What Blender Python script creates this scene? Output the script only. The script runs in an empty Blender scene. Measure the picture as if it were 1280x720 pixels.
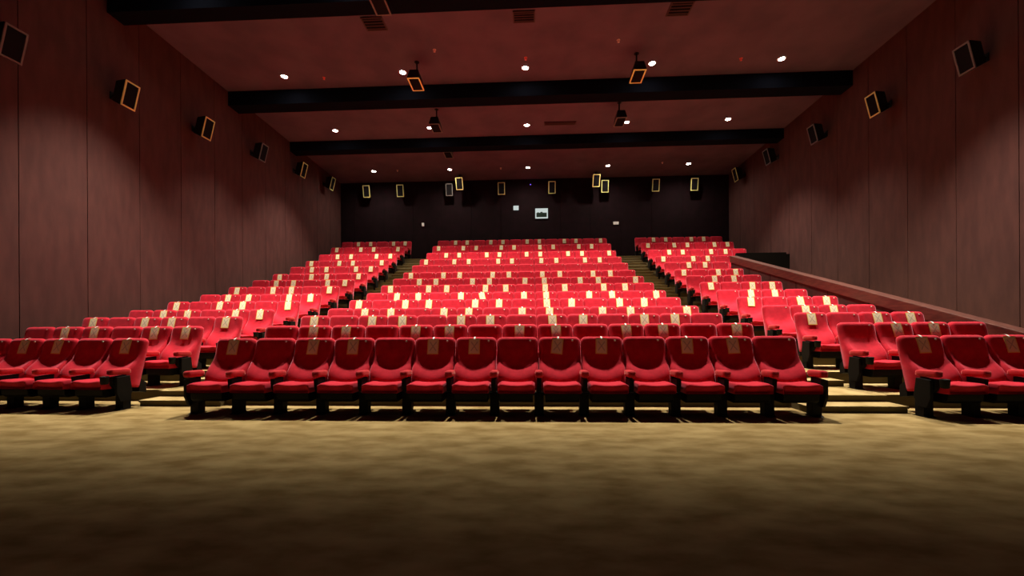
import bpy, bmesh, math, random
from mathutils import Matrix, Vector

random.seed(7)
scn = bpy.context.scene
COL = scn.collection
PI = math.pi


# ------------------------------------------------------------------ materials
def mat(name, col, rough=0.6, metal=0.0, sheen=0.0, sheen_tint=(1, 1, 1), spec=0.5):
    m = bpy.data.materials.new(name)
    m.use_nodes = True
    b = m.node_tree.nodes['Principled BSDF']
    b.inputs['Base Color'].default_value = (*col, 1)
    b.inputs['Roughness'].default_value = rough
    b.inputs['Metallic'].default_value = metal
    b.inputs['Specular IOR Level'].default_value = spec
    if sheen:
        b.inputs['Sheen Weight'].default_value = sheen
        b.inputs['Sheen Roughness'].default_value = 0.4
        b.inputs['Sheen Tint'].default_value = (*sheen_tint, 1)
    return m


def noisy(m, c1, c2, scale=(1, 1, 1), nscale=5, detail=6, lo=0.35, hi=0.65, bump=0.0, coord='Object'):
    nt = m.node_tree
    b = nt.nodes['Principled BSDF']
    tc = nt.nodes.new('ShaderNodeTexCoord')
    mp = nt.nodes.new('ShaderNodeMapping')
    mp.inputs['Scale'].default_value = scale
    nz = nt.nodes.new('ShaderNodeTexNoise')
    nz.inputs['Scale'].default_value = nscale
    nz.inputs['Detail'].default_value = detail
    rp = nt.nodes.new('ShaderNodeValToRGB')
    rp.color_ramp.elements[0].position = lo
    rp.color_ramp.elements[0].color = (*c1, 1)
    rp.color_ramp.elements[1].position = hi
    rp.color_ramp.elements[1].color = (*c2, 1)
    nt.links.new(tc.outputs[coord], mp.inputs['Vector'])
    nt.links.new(mp.outputs['Vector'], nz.inputs['Vector'])
    nt.links.new(nz.outputs['Fac'], rp.inputs['Fac'])
    nt.links.new(rp.outputs['Color'], b.inputs['Base Color'])
    if bump:
        bp = nt.nodes.new('ShaderNodeBump')
        bp.inputs['Strength'].default_value = bump
        bp.inputs['Distance'].default_value = 0.01
        nt.links.new(nz.outputs['Fac'], bp.inputs['Height'])
        nt.links.new(bp.outputs['Normal'], b.inputs['Normal'])
    return m


def emit(name, col, strength):
    m = bpy.data.materials.new(name)
    m.use_nodes = True
    nt = m.node_tree
    nt.nodes.remove(nt.nodes['Principled BSDF'])
    e = nt.nodes.new('ShaderNodeEmission')
    e.inputs['Color'].default_value = (*col, 1)
    e.inputs['Strength'].default_value = strength
    nt.links.new(e.outputs[0], nt.nodes['Material Output'].inputs['Surface'])
    return m


M = {}
M['velvet'] = noisy(mat('red_velvet', (0.55, 0.012, 0.03), 0.85, sheen=0.35, sheen_tint=(1.0, 0.42, 0.55), spec=0.15),
                    (0.45, 0.0105, 0.026), (0.58, 0.0155, 0.038), nscale=9, detail=4)
M['arm'] = noisy(mat('armrest_velvet', (0.5, 0.012, 0.025), 0.8, sheen=0.3, sheen_tint=(1.0, 0.5, 0.45), spec=0.2),
                 (0.42, 0.011, 0.02), (0.55, 0.018, 0.03), nscale=12)
M['plastic'] = mat('black_plastic', (0.004, 0.004, 0.005), 0.6, spec=0.15)
M['steel'] = mat('black_steel', (0.004, 0.004, 0.005), 0.6, spec=0.15)
M['plate'] = mat('pale_plate', (0.8, 0.72, 0.6), 0.3, 0.2)
M['pin'] = mat('white_tape', (0.9, 0.88, 0.82), 0.3)
M['carpet'] = noisy(mat('beige_carpet', (0.4, 0.3, 0.14), 0.95, spec=0.05), (0.22, 0.15, 0.058), (0.38, 0.285, 0.13),
                    scale=(1.0, 2.0, 2.0), nscale=2.6, detail=9, lo=0.34, hi=0.66, bump=0.25)
M['terrace'] = noisy(mat('olive_carpet', (0.3, 0.24, 0.12), 0.95, spec=0.05), (0.27, 0.195, 0.08), (0.46, 0.35, 0.17),
                     nscale=3.0, detail=8, bump=0.2)
M['riser'] = mat('shaded_riser', (0.11, 0.088, 0.045), 0.9, spec=0.05)  # shade on the unlit step faces, put into the colour
M['wall'] = noisy(mat('maroon_fabric_panel', (0.14, 0.05, 0.045), 0.9, spec=0.1), (0.072, 0.032, 0.030), (0.092, 0.040, 0.036),
                  scale=(1, 1, 0.25), nscale=6, detail=7)
M['seam'] = mat('dark_seam', (0.03, 0.012, 0.012), 0.9, spec=0.05)
M['backwall'] = noisy(mat('dark_back_wall', (0.03, 0.008, 0.012), 0.9, spec=0.1), (0.009, 0.004, 0.005), (0.013, 0.005, 0.007), nscale=3)
M['ceil'] = noisy(mat('maroon_ceiling', (0.26, 0.10, 0.09), 0.9, spec=0.1), (0.102, 0.072, 0.105), (0.136, 0.092, 0.130), nscale=1.2, detail=6)
M['beam'] = mat('black_beam', (0.005, 0.006, 0.010), 0.95, spec=0.03)
M['parapet'] = mat('black_parapet', (0.010, 0.008, 0.007), 0.8, spec=0.15)
M['wood'] = noisy(mat('stained_wood', (0.12, 0.03, 0.022), 0.4), (0.065, 0.018, 0.015), (0.12, 0.040, 0.028), scale=(6, 1, 6), nscale=4, detail=6)
M['cabinet'] = mat('black_cabinet', (0.010, 0.009, 0.010), 0.45, spec=0.3)
M['grille'] = mat('black_grille', (0.006, 0.005, 0.006), 0.8, spec=0.1)
M['yellow'] = mat('yellow_frame', (1.0, 0.93, 0.34), 0.3, 0.4)
M['dull_grey'] = mat('grey_frame', (0.15, 0.13, 0.12), 0.5)  # grey variant of the speaker frame colour
M['white'] = mat('white_paint', (0.85, 0.88, 0.86), 0.5)
M['trimring'] = mat('lamp_trim', (0.5, 0.45, 0.42), 0.4)
M['lamp'] = emit('lamp_lens', (1.0, 0.93, 0.84), 105.0)
M['port'] = emit('lit_port', (0.74, 0.83, 0.80), 0.75)
M['machine'] = mat('dark_green_machine', (0.01, 0.03, 0.022), 0.4)
M['redhead'] = mat('red_sprinkler', (0.85, 0.16, 0.13), 0.4)
M['palehead'] = mat('pale_detector', (0.7, 0.55, 0.5), 0.5)
M['vent'] = mat('dark_vent', (0.05, 0.018, 0.018), 0.7)
M['led'] = emit('violet_led', (0.25, 0.12, 1.0), 2.2)
M['metal'] = mat('brushed_metal', (0.7, 0.62, 0.5), 0.3, 0.8)


def paper_material():
    m = mat('notice_paper', (0.85, 0.82, 0.66), 0.7, spec=0.2)
    nt = m.node_tree
    L = nt.links
    b = nt.nodes['Principled BSDF']
    tc = nt.nodes.new('ShaderNodeTexCoord')
    sp = nt.nodes.new('ShaderNodeSeparateXYZ')
    L.new(tc.outputs['Generated'], sp.inputs[0])

    def op(o, a, c=None):
        n = nt.nodes.new('ShaderNodeMath')
        n.operation = o
        for i, v in enumerate((a, c)):
            if v is None:
                continue
            if isinstance(v, (int, float)):
                n.inputs[i].default_value = v
            else:
                L.new(v, n.inputs[i])
        return n.outputs[0]
    ax = op('ABSOLUTE', op('SUBTRACT', sp.outputs['X'], 0.5))
    az = op('ABSOLUTE', op('SUBTRACT', sp.outputs['Z'], 0.5))
    edge = op('MAXIMUM', op('GREATER_THAN', ax, 0.42), op('GREATER_THAN', az, 0.44))
    diag = op('LESS_THAN', op('ABSOLUTE', op('SUBTRACT', ax, az)), 0.055)
    ins = op('MULTIPLY', op('LESS_THAN', ax, 0.30), op('LESS_THAN', az, 0.30))
    cross = op('MULTIPLY', diag, ins)

    def mix(f, c1, c2):
        n = nt.nodes.new('ShaderNodeMix')
        n.data_type = 'RGBA'
        L.new(f, n.inputs[0])
        if isinstance(c1, tuple):
            n.inputs[6].default_value = (*c1, 1)
        else:
            L.new(c1, n.inputs[6])
        n.inputs[7].default_value = (*c2, 1)
        return n.outputs[2]
    c = mix(edge, (0.87, 0.83, 0.58), (0.85, 0.68, 0.20))
    c = mix(cross, c, (0.58, 0.57, 0.42))
    L.new(c, b.inputs['Base Color'])
    return m


M['paper'] = paper_material()


# ------------------------------------------------------------------ mesh helpers
def bx(bm, x0, x1, y0, y1, z0, z1, mi=0):
    vs = [bm.verts.new((x, y, z)) for x in (x0, x1) for y in (y0, y1) for z in (z0, z1)]
    for f in ((0, 1, 3, 2), (4, 6, 7, 5), (0, 4, 5, 1), (2, 3, 7, 6), (0, 2, 6, 4), (1, 5, 7, 3)):
        bm.faces.new([vs[i] for i in f]).material_index = mi


def prism_yz(bm, x0, x1, poly, mi=0):
    """extrude a polygon in the YZ plane along X"""
    a = [bm.verts.new((x0, y, z)) for y, z in poly]
    c = [bm.verts.new((x1, y, z)) for y, z in poly]
    n = len(poly)
    bm.faces.new(a).material_index = mi
    bm.faces.new(c[::-1]).material_index = mi
    for i in range(n):
        bm.faces.new((a[i], c[i], c[(i + 1) % n], a[(i + 1) % n])).material_index = mi


def loft(bm, rings, cap=True):
    rv = [[bm.verts.new(p) for p in r] for r in rings]
    n = len(rv[0])
    for a, b in zip(rv, rv[1:]):
        for i in range(n):
            bm.faces.new((a[i], a[(i + 1) % n], b[(i + 1) % n], b[i]))
    if cap:
        bm.faces.new(rv[0][::-1])
        bm.faces.new(rv[-1])


def cyl(bm, c, r0, r1, z0, z1, n=20):
    loft(bm, [[(c[0] + r * math.cos(2 * PI * i / n), c[1] + r * math.sin(2 * PI * i / n), z) for i in range(n)]
              for r, z in ((r0, z0), (r1, z1))])


def lathe(bm, prof, n=24):
    """profile of (r, z), closed solid (first and last ring capped)"""
    loft(bm, [[(r * math.cos(2 * PI * i / n), r * math.sin(2 * PI * i / n), z) for i in range(n)] for r, z in prof])


def mesh(name, bm, mats, smooth=False, bevel=0.0):
    bmesh.ops.recalc_face_normals(bm, faces=bm.faces)
    if bevel:
        bmesh.ops.bevel(bm, geom=list(bm.edges), offset=bevel, segments=2, affect='EDGES', profile=0.6)
    me = bpy.data.meshes.new(name)
    bm.to_mesh(me)
    bm.free()
    for m in (mats if isinstance(mats, (list, tuple)) else [mats]):
        me.materials.append(m)
    if smooth:
        for p in me.polygons:
            p.use_smooth = True
    return me


def obj(name, me, parent=None, loc=None, link=True):
    o = bpy.data.objects.new(name, me)
    if link:
        COL.objects.link(o)
    if parent:
        o.parent = parent
    if loc:
        o.location = loc
    return o


def tag(o, label=None, cat=None, group=None, kind=None):
    for k, v in (('label', label), ('category', cat), ('group', group), ('kind', kind)):
        if v:
            o[k] = v
    return o


def empty(name, loc, rz=0.0):
    o = bpy.data.objects.new(name, None)
    o.empty_display_size = 0.1
    COL.objects.link(o)
    o.location = loc
    o.rotation_euler = (0, 0, rz)
    return o


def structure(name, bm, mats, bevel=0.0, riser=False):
    if riser:                      # upright faces take a darker colour that paints in their shade
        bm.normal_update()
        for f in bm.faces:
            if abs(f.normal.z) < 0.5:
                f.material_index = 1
    o = obj(name, mesh(name, bm, mats, bevel=bevel))
    o['kind'] = 'structure'
    return o


# ------------------------------------------------------------------ the room
XL, XR, YF, YB = -9.64, 9.53, -1.2, 20.6
Y1, D, PITCH = 5.639, 1.0537, 0.56
NROW = 14
FZ = [0, .17, .352, .527, .767, 1.013, 1.311, 1.617, 1.943, 2.331, 2.714, 3.143, 3.623, 4.072]
LX0, MX0, RX0 = -9.0, -4.40, 4.71          # where each block's seats start
AISLE_L, AISLE_R = (-5.62, -4.42), (3.46, 4.69)


def row_y(i):
    return Y1 + i * D


def edge_y(i):                 # front edge of the terrace under row i
    return row_y(i) - 0.90


def ceil_z(y):
    return 8.619 - 0.04026 * (y - 12.126)


bm = bmesh.new()
bx(bm, XL - 0.2, XR + 0.2, YF, YB + 0.2, -0.2, 0.0)
structure('floor', bm, M['carpet'])

# carpeted terraces: left, middle, right
LOFF = [0.22, 0.20, 0.12, 0.06, 0.02] + [0.0] * 9       # the side blocks sit back a little at the front rows
LROT = [2.4, 2.0, 1.4, 0.8, 0.4] + [0.0] * 9
RROT = [-2.4, -1.6, -0.8, -0.3] + [0.0] * 10


def terrace(name, x0, x1, i0=1, off=None, x1f=None):
    b = bmesh.new()
    for i in range(i0, NROW):
        ya = edge_y(i) + (off[i] if off else 0)
        yb = (edge_y(i + 1) + (off[i + 1] if off else 0)) if i < NROW - 1 else YB
        xe = x1f(i) if x1f else x1
        bx(b, x0, xe, ya, yb, 0.0, FZ[i])
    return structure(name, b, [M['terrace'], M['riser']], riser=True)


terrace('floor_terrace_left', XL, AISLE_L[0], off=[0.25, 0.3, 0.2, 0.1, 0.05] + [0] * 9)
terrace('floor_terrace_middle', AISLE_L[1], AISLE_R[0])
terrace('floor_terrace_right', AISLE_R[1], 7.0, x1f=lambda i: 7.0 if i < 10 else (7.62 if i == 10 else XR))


def stairs(name, x0, x1, off):
    b = bmesh.new()
    for i in range(1, NROW):
        rise = FZ[i] - FZ[i - 1]
        n = 2 if rise < 0.36 else 3
        t = 0.32 if n == 2 else 0.30
        y_prev = None
        o = off if i == 1 else (off * 0.5 if i == 2 else 0)
        onext = off * 0.5 if i == 1 else 0
        for k in range(n):
            ya = edge_y(i) + o - t * (n - 1 - k)
            if k < n - 1:
                yb = ya + t
            elif i < NROW - 1:
                r2 = FZ[i + 1] - FZ[i]
                n2 = 2 if r2 < 0.36 else 3
                yb = edge_y(i + 1) + onext - (0.32 if n2 == 2 else 0.30) * (n2 - 1)
            else:
                yb = YB
            z = FZ[i - 1] + rise * (k + 1) / n
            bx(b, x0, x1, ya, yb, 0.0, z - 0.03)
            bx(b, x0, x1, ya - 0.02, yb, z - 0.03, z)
    return structure(name, b, [M['terrace'], M['riser']], riser=True)


stairs('floor_stairs_left', AISLE_L[0] + 0.002, AISLE_L[1] - 0.002, 0.22)
stairs('floor_stairs_right', AISLE_R[0] + 0.002, AISLE_R[1] - 0.002, -0.03)


# panelled side walls: a backing slab and fabric panels with open seams between them
def side_wall(name, x, sgn, y_first, zt_extra=0.1):
    b = bmesh.new()
    xa, xb = (x - 0.2, x - 0.02) if sgn > 0 else (x + 0.02, x + 0.2)
    prism_yz(b, xa, xb, [(YF, 0), (YB + 0.2, 0), (YB + 0.2, ceil_z(YB + 0.2)), (YF, ceil_z(YF))], 1)
    w, g = 1.212, 0.014
    y = y_first
    while y - w > YF:
        y -= w
    while y < YB:
        a, c = max(y + g / 2, YF), min(y + w - g / 2, YB)
        if c - a > 0.05:
            pa, pb = (x - 0.019, x) if sgn > 0 else (x, x + 0.019)
            prism_yz(b, pa, pb, [(a, 0), (c, 0), (c, ceil_z(c) - 0.002), (a, ceil_z(a) - 0.002)], 0)
        y += w
    return structure(name, b, [M['wall'], M['seam']])


side_wall('wall_left', XL, 1, 7.37)
side_wall('wall_right', XR, -1, 7.40)

bm = bmesh.new()
bx(bm, XL, XR, YB, YB + 0.2, 0, ceil_z(YB))
for k in range(13):            # shallow upright battens break up the dark rear wall
    xx = XL + 0.75 + k * 1.473
    bx(bm, xx - 0.01, xx + 0.01, YB - 0.012, YB, 4.08, ceil_z(YB) - 0.01)
structure('wall_back', bm, M['backwall'])

bm = bmesh.new()
prism_yz(bm, XL - 0.2, XR + 0.2, [(YF, ceil_z(YF)), (YB + 0.2, ceil_z(YB + 0.2)), (YB + 0.2, ceil_z(YB + 0.2) + 0.2), (YF, ceil_z(YF) + 0.2)])
structure('ceiling', bm, M['ceil'])

# downstand beams across the ceiling
for n, (ya, yb, dz) in enumerate(((9.02, 9.42, 0.45), (12.80, 13.28, 0.45), (16.18, 16.62, 0.37), (5.2, 5.7, 0.45))):
    b = bmesh.new()
    prism_yz(b, XL + 0.001, XR - 0.001, [(ya, ceil_z(ya) - dz), (yb, ceil_z(yb) - dz), (yb, ceil_z(yb) - 0.001), (ya, ceil_z(ya) - 0.001)])
    structure('beam' if n == 0 else 'beam.%03d' % n, b, M['beam'])

# ramp beside the right-hand block: half-height wall, sloping timber cap, ramp floor, end parapet
RX = 7.06


def cap_z(y):
    return 0.985 + 0.2855 * (y - 6.32)


Ya, Yb = 4.9, 15.12
bm = bmesh.new()
prism_yz(bm, RX, RX + 0.10, [(Ya, 0), (Yb, 0), (Yb, cap_z(Yb) - 0.02), (Ya, cap_z(Ya) - 0.02)], 0)
w = 1.20
y = Ya + 0.6
while y < Yb:                  # upright seams of the panelling
    bx(bm, RX - 0.004, RX, y - 0.008, y + 0.008, 0, cap_z(y) - 0.22, 1)
    y += w
structure('wall_ramp', bm, [M['wall'], M['seam']])
bm = bmesh.new()
prism_yz(bm, RX - 0.05, RX + 0.20, [(Ya - .05, cap_z(Ya - .05) - 0.23), (Yb, cap_z(Yb) - 0.23), (Yb, cap_z(Yb)), (Ya - .05, cap_z(Ya - .05))])
structure('trim_1', bm, M['wood'], bevel=0.012)
bm = bmesh.new()
prism_yz(bm, RX + 0.21, XR - 0.001, [(6.2, 0.001), (15.85, 0.001), (15.85, 2.2), (15.0, 2.2)])
structure('floor_ramp', bm, M['terrace'])
bm = bmesh.new()
bx(bm, 7.63, XR - 0.12, 15.88, 16.02, 2.0, 3.72)
bx(bm, XR - 0.12, XR - 0.001, 15.88, 16.02, 2.0, 3.66)
structure('wall_parapet', bm, M['parapet'])


# ------------------------------------------------------------------ seats
PHI = math.atan2(0.165, 0.70)
HB = 0.715                    # backrest length along its slope
TB = 0.105                    # backrest thickness


def back_point(x, s, d):
    """point on the backrest: x across, s up the slope, d forward of its middle plane"""
    y0, z0 = -0.165, 0.27
    return (x, y0 + s * math.sin(PHI) - d * math.cos(PHI), z0 + s * math.cos(PHI) + d * math.sin(PHI))


def backrest_mesh():
    b = bmesh.new()
    W, r, rt = 0.2775, 0.075, 0.05
    ss = [0, .03, .08, .14, .20, .26, .32, .40, .48, .56, .60, HB - .085, HB - .06, HB - .042, HB - .027, HB - .014, HB - .005, HB - .0008]
    N = 12
    rings = []
    for s in ss:
        w = W - 0.004 * (1 - s / HB)
        e = s - (HB - r)
        if e > 0:
            w = w - r + math.sqrt(max(r * r - e * e, 0))
        t = TB / 2
        e = s - (HB - rt)
        if e > 0:
            t = t * math.sqrt(max(1 - (e / rt) ** 2, 0.0004))
        if s < 0.03:
            t *= 0.7
        pts = []
        for k in range(N + 1):
            u = -1 + 2 * k / N
            u = math.copysign(abs(u) ** 0.75, u)
            ed = math.sqrt(max(1 - abs(u) ** 12, 0.0)) if abs(u) < 1 else 0.0
            uu = min(abs(u), 1)
            q = min(max((0.38 + 0.10 * uu * uu - s) / 0.27, 0), 1)      # the lower back curves forward, more at the sides
            bol = (0.115 + 0.02 * uu * uu) * q * q * (3 - 2 * q) * (1 if uu < 0.97 else 0.75)
            pts.append(back_point(w * u, s, t * (0.35 + 0.65 * ed) + bol))
        for k in range(N, -1, -1):
            u = -1 + 2 * k / N
            ed = math.sqrt(max(1 - abs(u) ** 12, 0.0)) if abs(u) < 1 else 0.0
            pts.append(back_point(w * u, s, -t * (0.35 + 0.65 * ed)))
        rings.append(pts)
    loft(b, rings)
    return mesh('backrest', b, M['velvet'], smooth=True)


def cushion_mesh():
    b = bmesh.new()
    W = 0.226
    N = 12
    rings = []
    #        y      top    bottom  width factor
    prof = [(-.245, .385, .315, .97), (-.255, .402, .300, 1.0), (-.30, .400, .298, 1.0), (-.40, .405, .298, 1.0), (-.50, .408, .299, 1.0),
            (-.56, .409, .300, 1.0), (-.600, .405, .302, .998), (-.612, .400, .304, .994), (-.618, .392, .306, .988), (-.617, .386, .307, .984), (-.612, .378, .308, .98), (-.590, .340, .312, .965), (-.578, .322, .316, .955)]
    for y, zt, zb, wf in prof:
        pts = []
        f = 1.0 if zt > .375 else 0.7
        for k in range(N + 1):
            u = -1 + 2 * k / N
            ed = 1 - abs(u) ** 8 * 0.28
            z = zb + (zt + 0.034 * f * abs(u) ** 2.4 - zb) * ed
            pts.append((W * wf * u, y, z))
        pts.append((W * wf, y, zb + 0.01))
        for k in range(N, -1, -1):
            u = -1 + 2 * k / N
            pts.append((W * wf * u * 0.97, y, zb))
        pts.append((-W * wf, y, zb + 0.01))
        rings.append(pts)
    loft(b, rings)
    return mesh('seat_cushion', b, M['velvet'], smooth=True)


def arm_mesh(y0, y1, w=0.047, z0=0.487, z1=0.572):
    b = bmesh.new()
    rings = []
    n = 16
    L = y1 - y0
    for t in (0, .012, .035, .07, .12, .3, .6, .88, .96, 1):
        y = y0 + L * t
        k = 1.0
        if t < 0.12:
            k = math.sqrt(max(1 - (1 - t / 0.12) ** 2, 0.09))
        elif t > 0.88:
            k = 0.75 + 0.25 * (1 - (t - .88) / .12)
        drop = -0.012 * t
        pts = []
        for i in range(n):
            a = 2 * PI * i / n
            cx, cz = math.cos(a), math.sin(a)
            sx = math.copysign(abs(cx) ** 0.55, cx)
            sz = math.copysign(abs(cz) ** 0.55, cz)
            pts.append((w * k * sx, y, (z0 + z1) / 2 + drop + (z1 - z0) / 2 * k * sz))
        rings.append(pts)
    loft(b, rings)
    return mesh('armrest', b, M['arm'], smooth=True)


def bracket_mesh():
    b = bmesh.new()
    prism_yz(b, -0.028, 0.028, [(-.545, .465), (-.35, .475), (-.36, .305), (-.50, .305), (-.535, .36)])
    return mesh('armrest_bracket', b, M['plastic'], bevel=0.006)


def base_mesh():
    b = bmesh.new()
    prism_yz(b, -0.205, 0.205, [(-.585, .297), (-.19, .297), (-.22, .19), (-.54, .185), (-.58, .22)])
    return mesh('seat_pan', b, M['plastic'], bevel=0.008)


def shadow_shell_mesh():  # added block behind the lower backrest, shadows the floor under the seat
    b = bmesh.new()
    prism_yz(b, -0.235, 0.235, [(-.112, .20), (.0, .17), (.0, .32), (-.08, .39)])
    return mesh('shadow_shell', b, M['plastic'], bevel=0.008)


def leg_mesh():
    b = bmesh.new()
    prism_yz(b, -0.058, 0.058, [(-.43, .285), (-.31, .285), (-.32, .015), (-.27, .0), (-.48, .0), (-.43, .02)])
    return mesh('leg', b, M['steel'], bevel=0.006)


def end_panel_mesh():
    b = bmesh.new()
    prism_yz(b, -0.018, 0.018, [(-.52, .455), (-.34, .465), (-.31, .24), (-.36, .12), (-.47, .12), (-.52, .24)])
    return mesh('end_panel', b, M['plastic'], bevel=0.006)


def cup_mesh():
    b = bmesh.new()
    n = 20
    prof = [(0.030, 0.375), (0.042, 0.385), (0.047, 0.465), (0.049, 0.478), (0.044, 0.480), (0.040, 0.465), (0.034, 0.405), (0.002, 0.403)]
    loft(b, [[(r * math.cos(2 * PI * i / n), -0.618 + r * math.sin(2 * PI * i / n), z) for i in range(n)] for r, z in prof])
    return mesh('cup_holder', b, M['plastic'], smooth=True)


def plate_mesh():
    b = bmesh.new()
    n = 14
    s0 = HB - 0.062
    rings = []
    for r, d in ((0.013, TB / 2 - 0.004), (0.013, TB / 2 + 0.003), (0.009, TB / 2 + 0.005)):
        rings.append([back_point(0.172 + r * math.cos(2 * PI * i / n), s0 + r * math.sin(2 * PI * i / n), d) for i in range(n)])
    loft(b, rings)
    return mesh('number_plate', b, M['plate'])


TM = dict(backrest=backrest_mesh(), seat_cushion=cushion_mesh(), armrest=arm_mesh(-0.575, -0.30),
          armrest_bracket=bracket_mesh(), seat_pan=base_mesh(), leg=leg_mesh(), end_panel=end_panel_mesh(), cup_holder=cup_mesh(),
          number_plate=plate_mesh(), shadow_shell=shadow_shell_mesh())
T = {k: bpy.data.objects.new(k, v) for k, v in TM.items()}


def put(key, parent, x=0.0):
    c = T[key].copy()
    COL.objects.link(c)
    c.parent = parent
    c.location = (x, 0, 0)
    return c


def seat_parts(root, neg_arm=None, pos_arm='plain'):
    put('backrest', root)
    put('seat_cushion', root)
    put('seat_pan', root)
    put('shadow_shell', root)
    put('number_plate', root)
    for side, kind in ((-1, neg_arm), (1, pos_arm)):
        if not kind:
            continue
        x = side * PITCH / 2
        put('leg', root, x)
        a = put('armrest', root, x)
        put('armrest_bracket', a)
        if kind in ('aisle', 'end'):
            put('end_panel', root, x + side * 0.052)
        if kind == 'aisle':
            put('cup_holder', a)


ORD = ['zeroth', 'first', 'second', 'third', 'fourth', 'fifth', 'sixth', 'seventh', 'eighth', 'ninth', 'tenth', 'eleventh', 'twelfth',
       'thirteenth', 'fourteenth']
ODD, EVEN = {1, 3, 4, 6, 7, 9, 10, 12, 13}, {2, 3, 5, 6, 8, 9, 11, 12, 14}
RIGHT_N = [4] * 10 + [5, 7, 7, 7]
LEFT_TAGS = [{1, 3, 4, 6}, {1, 2, 4, 5}] * 7
RIGHT_TAGS = [{1, 3, 4}, {2, 3}, {1, 3, 4}, {2, 3}, {1, 3, 4}, {2, 3}, {1, 3, 4}, {2, 3}, {1, 3, 4}, {2, 3}, {1, 3, 4}, {2, 3, 5, 6},
              {1, 3, 4, 6, 7}, {2, 3, 5, 6}]
# tag positions per row; counted from the aisle in the side blocks, from the left end in the middle block
LEFT_TAGS[10] = {1, 3, 4, 6}


def notice_mesh():
    b = bmesh.new()
    w, h, n = 0.076, 0.215, 6
    rings = []
    for k in range(n + 1):
        t = k / n
        bow = 0.004 * math.sin(t * PI) + 0.006 * t * t
        z = -h * t
        rings.append([(-w, -0.001 - bow, z), (w, -0.001 - bow, z), (w, 0.001 - bow, z), (-w, 0.001 - bow, z)])
    loft(b, rings)
    return mesh('seat_notice', b, M['paper'])


def tab_mesh():
    """strip of pale tape that holds the notice over the top of the backrest"""
    b = bmesh.new()
    w = 0.011
    rings = []
    for y, z in ((-0.0045, -0.012), (0.0, 0.004), (0.0135, 0.0165), (0.026, 0.0255), (0.037, 0.031), (0.051, 0.034)):
        rings.append([(-w, y, z), (w, y, z), (w, y + 0.0006, z - 0.001), (-w, y + 0.0006, z - 0.001)])
    loft(b, rings)
    return mesh('tape_tab', b, M['pin'])


NOTICE, TAB = notice_mesh(), tab_mesh()
notice0 = bpy.data.objects.new('seat_notice', NOTICE)
tab0 = bpy.data.objects.new('tape_tab', TAB)
TILT = {('m', 5, 6): 14, ('m', 0, 9): -7, ('m', 1, 11): 4, ('m', 1, 9): 3, ('m', 0, 10): -3, ('r', 1, 2): 4}
GAP = 0.0035


def row_words(i):
    return 'front row' if i == 0 else ('back row' if i == NROW - 1 else ORD[i + 1] + ' row')


def add_notice(sm, block, i, k, where):
    """hang a notice on the seat whose world matrix is sm"""
    s = HB - 0.028
    p = back_point(random.uniform(-0.02, 0.02), s, TB / 2 + GAP)
    ang = math.radians(TILT.get((block, i, k), random.uniform(-2.5, 2.5)))
    m = sm @ Matrix.Translation(p) @ Matrix.Rotation(-PHI, 4, 'X') @ Matrix.Rotation(-ang, 4, 'Y')
    c = notice0.copy()
    COL.objects.link(c)
    c.matrix_world = m
    tag(c, 'cream paper notice taped to the ' + where, 'sign', 'paper notices on the seats')
    if i < 6:
        q = tab0.copy()
        COL.objects.link(q)
        q.parent = c


stuff_list = []


def seat(block, i, k, x, y, z, rz, neg, pos, where, has_tag):
    sm = Matrix.Translation((x, y, z)) @ Matrix.Rotation(rz, 4, 'Z')
    if i == NROW - 1:
        stuff_list.append((sm, neg, pos))
    else:
        r = empty('cinema_seat', (x, y, z), rz)
        tag(r, ('red plush seat with paper notice, ' if has_tag else 'bare red plush seat, ') + where, 'seat', 'rows of red cinema seats')
        seat_parts(r, neg, pos)
    if has_tag:
        add_notice(sm, block, i, k, 'seat ' + where)


for i in range(NROW):
    y, z = row_y(i), FZ[i]
    rw = row_words(i)
    # middle block, counted from its left end
    for k in range(1, 15):
        has = k in (ODD if i % 2 == 0 else EVEN) and i != 9
        seat('m', i, k, MX0 + (k - .5) * PITCH, y, z, 0, 'end' if k == 1 else None, 'end' if k == 14 else 'plain',
             '%s from left, %s of the middle block' % (ORD[k], rw), has)
    # left block, counted from the aisle
    a = math.radians(LROT[i])
    for k in range(1, 7):
        has = k in LEFT_TAGS[i]
        dx = (k - .5) * PITCH
        x0 = LX0 + 6 * PITCH
        seat('l', i, k, x0 - dx * math.cos(a), y + LOFF[i] + dx * math.sin(a), z, -a, 'end' if k == 6 else None,
             'aisle' if k == 1 else 'plain', '%s from aisle, %s of the left block' % (ORD[k], rw), has)
    # right block, counted from the aisle
    a = math.radians(RROT[i])
    for k in range(1, RIGHT_N[i] + 1):
        has = k in RIGHT_TAGS[i]
        dx = (k - .5) * PITCH
        seat('r', i, k, RX0 + dx * math.cos(a), y - dx * math.sin(a), z, -a, 'aisle' if k == 1 else None,
             'end' if k == RIGHT_N[i] else 'plain', '%s from aisle, %s of the right block' % (ORD[k], rw), has)

# the back row: far seats of which only the tops show, one object
bm = bmesh.new()
mats = [M['velvet'], M['plastic'], M['steel'], M['arm']]
midx = {m.name: n for n, m in enumerate(mats)}


def add_mesh(b, me, mx):
    base = len(b.verts)
    vs = [b.verts.new(mx @ v.co) for v in me.vertices]
    mi = midx.get(me.materials[0].name, 0)
    for p in me.polygons:
        f = b.faces.new([vs[j] for j in p.vertices])
        f.material_index = mi
        f.smooth = p.use_smooth


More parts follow.
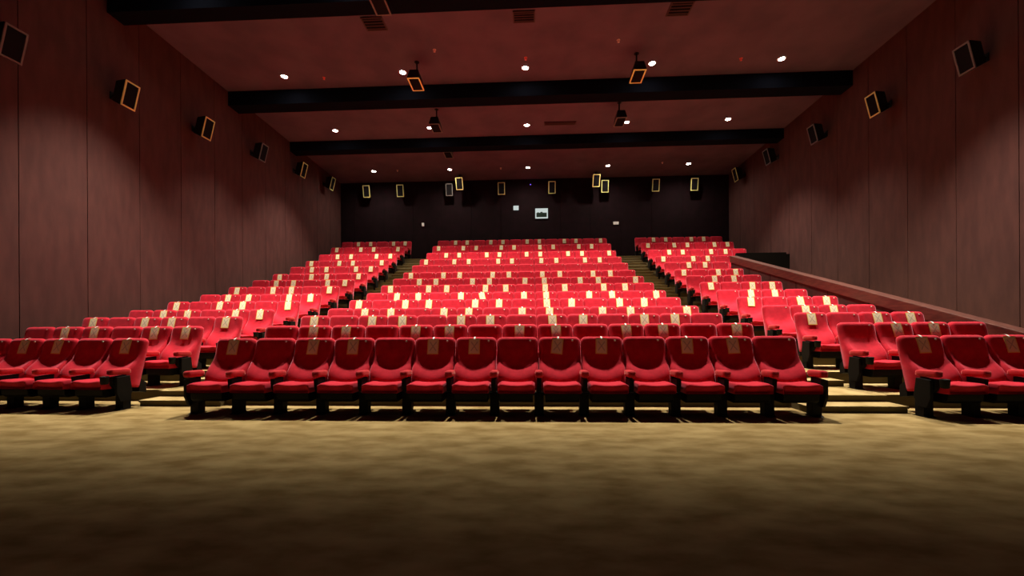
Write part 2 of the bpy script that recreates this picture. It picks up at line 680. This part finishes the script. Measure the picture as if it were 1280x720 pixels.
for sm, neg, pos in stuff_list:
    for key in ('backrest', 'seat_cushion', 'seat_pan', 'shadow_shell'):
        add_mesh(bm, TM[key], sm)
    for side, kind in ((-1, neg), (1, pos)):
        if kind:
            mx = sm @ Matrix.Translation((side * PITCH / 2, 0, 0))
            for key in ('leg', 'armrest', 'armrest_bracket'):
                add_mesh(bm, TM[key], mx)
me = bpy.data.meshes.new('back_row_seats')
bm.to_mesh(me)
bm.free()
for m in mats:
    me.materials.append(m)
tag(obj('back_row_seats', me), 'whole back row of dark red cinema seats along the rear wall', 'seats', 'rows of red cinema seats', 'stuff')


# ------------------------------------------------------------------ ceiling lamps
LAMP_X = (-7.40, -3.79, -0.16, 3.49, 7.11)
LAMP_Y = (8.45, 12.16, 15.40, 19.20)
LROW = ['row above the front seats', 'front visible row', 'second visible row', 'row by the rear wall']
LCOL = ['first from left', 'second from left', 'middle one', 'second from right', 'first from right']


def trim_mesh():
    b = bmesh.new()
    n = 28
    prof = [(0.085, 0.0), (0.085, -0.012), (0.092, -0.018), (0.115, -0.016), (0.122, 0.0)]
    rings = [[(r * math.cos(2 * PI * i / n), r * math.sin(2 * PI * i / n), z) for i in range(n)] for r, z in prof]
    rings.append(rings[0])
    loft(b, rings, cap=False)
    bmesh.ops.remove_doubles(b, verts=b.verts, dist=1e-5)
    return mesh('trim_ring', b, M['trimring'], smooth=True)


def lens_mesh():
    b = bmesh.new()
    lathe(b, [(0.084, -0.001), (0.084, -0.010), (0.06, -0.016), (0.004, -0.018)])
    return mesh('lens', b, M['lamp'], smooth=True)


TRIM, LENS = trim_mesh(), lens_mesh()
for j, ly in enumerate(LAMP_Y):
    for k, lx in enumerate(LAMP_X):
        z = ceil_z(ly)
        r = empty('ceiling_downlight', (lx, ly, z))
        tag(r, 'round glowing ceiling downlight, %s in the %s' % (LCOL[k], LROW[j]), 'light', 'ceiling downlights')
        obj('trim_ring', TRIM, r)
        obj('lens', LENS, r)
        ld = bpy.data.lights.new('downlight_beam', 'SPOT')
        ld.energy = (4300, 1500, 1750, 210)[j]
        ld.color = (1.0, 0.89, 0.72)
        ld.spot_size = math.radians((74, 78, 90, 168)[j])
        ld.spot_blend = 0.85 if j < 3 else 1.0
        ld.shadow_soft_size = 0.06
        lo = bpy.data.objects.new('downlight_beam', ld)
        COL.objects.link(lo)
        lo.location = (lx, ly, z - 0.06)


# ------------------------------------------------------------------ loudspeakers
SW, SH, SD = 0.17, 0.29, 0.27     # half width, half height, depth


def cab_mesh():
    b = bmesh.new()
    rings = []
    for y, kx, kz in ((0, 1, 1), (0.02, 1, 1), (SD, 0.72, 0.78)):
        rings.append([(-SW * kx, y, -SH * kz), (SW * kx, y, -SH * kz), (SW * kx, y, SH * kz), (-SW * kx, y, SH * kz)])
    loft(b, rings)
    return mesh('cabinet', b, M['cabinet'], bevel=0.006)


def grille_mesh():
    b = bmesh.new()
    bx(b, -SW + .036, SW - .036, -0.014, -0.001, -SH + .036, SH - .036)
    return mesh('grille', b, M['grille'])


def sframe_mesh(m):
    b = bmesh.new()
    t = 0.034
    y0, y1 = -0.022, -0.001
    bx(b, -SW, SW, y0, y1, SH - t, SH)
    bx(b, -SW, SW, y0, y1, -SH, -SH + t)
    bx(b, -SW, -SW + t, y0, y1, -SH + t, SH - t)
    bx(b, SW - t, SW, y0, y1, -SH + t, SH - t)
    bmesh.ops.remove_doubles(b, verts=b.verts, dist=1e-5)
    return mesh('grille_frame', b, m, bevel=0.006)


CAB, GRI, FRY, FRG = cab_mesh(), grille_mesh(), sframe_mesh(M['yellow']), sframe_mesh(M['dull_grey'])
bm = bmesh.new()
bx(bm, -0.02, 0.02, 0.20, 0.42, -0.02, 0.02)
bx(bm, -0.06, 0.06, 0.42, 0.43, -0.09, 0.09)
WBR = mesh('wall_bracket', bm, M['steel'])


def loudspeaker(loc, rz, tilt, yellow, label, group, hang=0.0):
    r = empty('loudspeaker', loc, rz)
    tag(r, label, 'speaker', group)
    for name, me in (('cabinet', CAB), ('grille', GRI), ('grille_frame', FRY if yellow else FRG)):
        o = obj(name, me, r)
        o.rotation_euler = (tilt, 0, 0)
        if name == 'grille_frame':
            o['label'] = 'thin yellow frame' if yellow else 'dull grey frame'
    if hang:
        b = bmesh.new()
        cyl(b, (0, 0.12), 0.022, 0.022, 0.12, hang, 10)
        cyl(b, (0, 0.12), 0.07, 0.07, hang - 0.012, hang - 0.001, 16)
        obj('hanging_pole', mesh('hanging_pole', b, M['steel']), r)
    else:
        obj('wall_bracket', WBR, r)


GW = 'surround speakers on the walls'
OFFW = 0.432
for n, (y, z, yel) in enumerate(((6.97, 6.18, 0), (9.13, 6.44, 1), (11.43, 6.75, 1), (13.89, 7.07, 0), (16.43, 7.40, 1), (18.84, 7.66, 1))):
    loudspeaker((XL + OFFW, y, z), PI / 2, math.radians(14), yel,
                'black %s-framed loudspeaker, %s of six along the left wall' % ('yellow' if yel else 'grey', ORD[n + 1]), GW)
for n, (y, z, yel) in enumerate(((9.19, 6.65, 0), (11.54, 6.91, 1), (13.92, 7.20, 0), (16.55, 7.52, 1 * 0), (19.05, 7.72, 1))):
    loudspeaker((XR - OFFW, y, z), -PI / 2, math.radians(14), yel,
                'black %s-framed loudspeaker, %s of five along the right wall' % ('yellow' if yel else 'grey', ORD[n + 1]), GW)
for n, (x, yel) in enumerate(((-8.14, 1), (-6.45, 1), (-4.02, 0), (-1.46, 1), (0.99, 1), (3.53, 1), (5.93, 1), (7.74, 1))):
    loudspeaker((x, YB - OFFW, 7.70), 0, math.radians(10), yel,
                'black %s-framed loudspeaker, %s of eight along the rear wall' % ('yellow' if yel else 'grey', ORD[n + 1]), GW)
CS = [(-3.25, 8.82, 8.05, 0, 'above the front of the left column'), (-3.25, 11.63, 7.94, 1, 'left column before the wide dark beam'),
      (-3.25, 14.07, 7.84, 0, 'left column between the two far beams'), (-3.42, 17.02, 8.12, 0, 'left column just behind the far beam'),
      (-3.45, 19.80, 7.86, 1, 'left column by the rear wall'), (3.06, 19.80, 7.86, 1, 'right column by the rear wall'),
      (2.96, 14.01, 7.84, 0, 'right column between the two far beams'), (2.94, 11.61, 7.94, 1, 'right column before the wide dark beam')]
for x, y, z, yel, where in CS:
    loudspeaker((x, y, z), 0, math.radians(86 if y < 19 else 30), yel, 'black loudspeaker hung from the ceiling, ' + where,
                'speakers hung from the ceiling', hang=ceil_z(y + .12) - z)


# ------------------------------------------------------------------ small things on ceiling and rear wall
def head_mesh(m):
    b = bmesh.new()
    lathe(b, [(0.045, -0.001), (0.045, -0.008), (0.016, -0.014), (0.014, -0.05), (0.03, -0.054), (0.03, -0.062), (0.003, -0.066)], 16)
    return mesh('sprinkler_head', b, m, smooth=False)


HR, HP = head_mesh(M['redhead']), head_mesh(M['palehead'])
for x, y, red, where in ((-6.24, 12.28, 1, 'left of the front visible lamp row'), (-0.14, 11.73, 1, 'beside the middle lamp'),
                         (5.95, 12.09, 1, 'right of the front visible lamp row'), (-2.63, 11.27, 0, 'between left speaker and middle lamp'),
                         (2.33, 11.17, 0, 'between middle lamp and right speaker'), (-6.25, 19.16, 0, 'left in the rear lamp row'),
                         (-1.41, 19.18, 0, 'left of the middle rear lamp'), (5.88, 19.0, 0, 'right in the rear lamp row')):
    o = obj('ceiling_sprinkler', HR if red else HP, None, (x, y, ceil_z(y)))
    tag(o, 'small %s ceiling sprinkler head %s' % ('red' if red else 'pale', where), 'sprinkler', 'sprinklers on the ceiling')


def vent_thing(x, y, w, d, label):
    r = empty('ceiling_vent', (x, y, ceil_z(y)))
    tag(r, label, 'vent', 'air vents in the ceiling')
    b = bmesh.new()
    bx(b, -w, w, -d, d, -0.030, -0.012)
    obj('backing', mesh('backing', b, M['grille']), r)
    b = bmesh.new()
    t = 0.03
    bx(b, -w - t, w + t, -d - t, -d, -0.034, -0.006)
    bx(b, -w - t, w + t, d, d + t, -0.034, -0.006)
    bx(b, -w - t, -w, -d, d, -0.034, -0.006)
    bx(b, w, w + t, -d, d, -0.034, -0.006)
    bmesh.ops.remove_doubles(b, verts=b.verts, dist=1e-5)
    obj('vent_frame', mesh('vent_frame', b, M['vent']), r)
    b = bmesh.new()
    n = 4
    for k in range(n):
        yy = -d + (k + .5) * 2 * d / n
        bx(b, -w, w, yy - 0.012, yy + 0.012, -0.040, -0.031)
    obj('louvre', mesh('louvre', b, M['vent']), r)


vent_thing(-3.91, 10.25, 0.24, 0.20, 'dark square ceiling vent near the left hanging speakers')
vent_thing(-0.16, 10.22, 0.24, 0.16, 'dark square ceiling vent above the middle block')
vent_thing(3.59, 10.17, 0.24, 0.20, 'dark square ceiling vent near the right hanging speakers')
vent_thing(1.06, 15.33, 0.55, 0.08, 'long dark slot vent right of the middle lamp')

# projection port: white frame made to glow like the port, lit booth behind, dark projector
r = empty('window_1', (0.49, YB, 6.56))
r['kind'] = 'structure'
b = bmesh.new()
w, h, t = 0.31, 0.24, 0.05
bx(b, -w, w, -0.07, -0.001, h - t, h)
bx(b, -w, w, -0.07, -0.001, -h, -h + t)
bx(b, -w, -w + t, -0.07, -0.001, -h + t, h - t)
bx(b, w - t, w, -0.07, -0.001, -h + t, h - t)
bmesh.ops.remove_doubles(b, verts=b.verts, dist=1e-5)
obj('window_frame', mesh('window_frame', b, M['port']), r)
b = bmesh.new()
bx(b, -w + t, w - t, -0.012, -0.002, -h + t, h - t)
obj('booth_light', mesh('booth_light', b, M['port']), r)
b = bmesh.new()
bx(b, -w + t + .005, w - t - .005, -0.06, -0.014, -h + t, 0.03)
bx(b, -0.06, 0.05, -0.062, -0.014, 0.03, 0.07)
bx(b, -0.2, -0.14, -0.062, -0.014, 0.03, 0.055)
obj('projector', mesh('projector', b, M['machine']), r)
r = empty('window_2', (-0.77, YB, 6.86))
r['kind'] = 'structure'
b = bmesh.new()
bx(b, -0.13, 0.13, -0.03, -0.001, -0.11, 0.11)
obj('lit_pane', mesh('lit_pane', b, M['port'], bevel=0.01), r)

# small sign and light on the rear wall
b = bmesh.new()
bx(b, -0.13, 0.13, -0.04, -0.001, -0.07, 0.07)
o = obj('wall_sign', mesh('wall_sign', b, M['white'], bevel=0.01), None, (4.12, YB, 6.02))
tag(o, 'small pale sign plate low on the dark rear wall', 'sign')
b = bmesh.new()
bx(b, -0.06, 0.06, -0.06, -0.001, -0.09, 0.09)
o = obj('wall_sensor', mesh('wall_sensor', b, M['white'], bevel=0.02), None, (-5.43, YB, 6.11))
tag(o, 'small white sensor box on the dark rear wall', 'sensor')
b = bmesh.new()
lathe(b, [(0.02, 0), (0.02, 0.03), (0.012, 0.05), (0.002, 0.054)], 14)
o = obj('indicator_lamp', mesh('indicator_lamp', b, M['led'], smooth=True), None, (-0.05, YB - 0.001, 8.0))
o.rotation_euler = (PI / 2, 0, 0)
tag(o, 'tiny violet indicator lamp high on the rear wall', 'light')

# ------------------------------------------------------------------ camera, world, colour
cd = bpy.data.cameras.new('camera')
cd.sensor_width = 36.0
cd.lens = 36.0 * 520.0 / 1280.0
cd.shift_y = 44.0 / 1280.0
cam = bpy.data.objects.new('camera', cd)
COL.objects.link(cam)
cam.matrix_world = Matrix.Translation((0, 0, 1.155)) @ Matrix.Rotation(0.04871, 4, 'Z') @ Matrix.Rotation(PI / 2, 4, 'X') @ Matrix.Rotation(-0.006, 4, 'Z')
scn.camera = cam

wd = bpy.data.worlds.new('world')
scn.world = wd
wd.use_nodes = True
wd.node_tree.nodes['Background'].inputs['Color'].default_value = (0.12, 0.08, 0.20, 1)
wd.node_tree.nodes['Background'].inputs['Strength'].default_value = 0.05

vs = scn.view_settings
vs.view_transform = 'Standard'
vs.look = 'None'
vs.exposure = 0.0
vs.gamma = 1.0
vs.use_curve_mapping = False
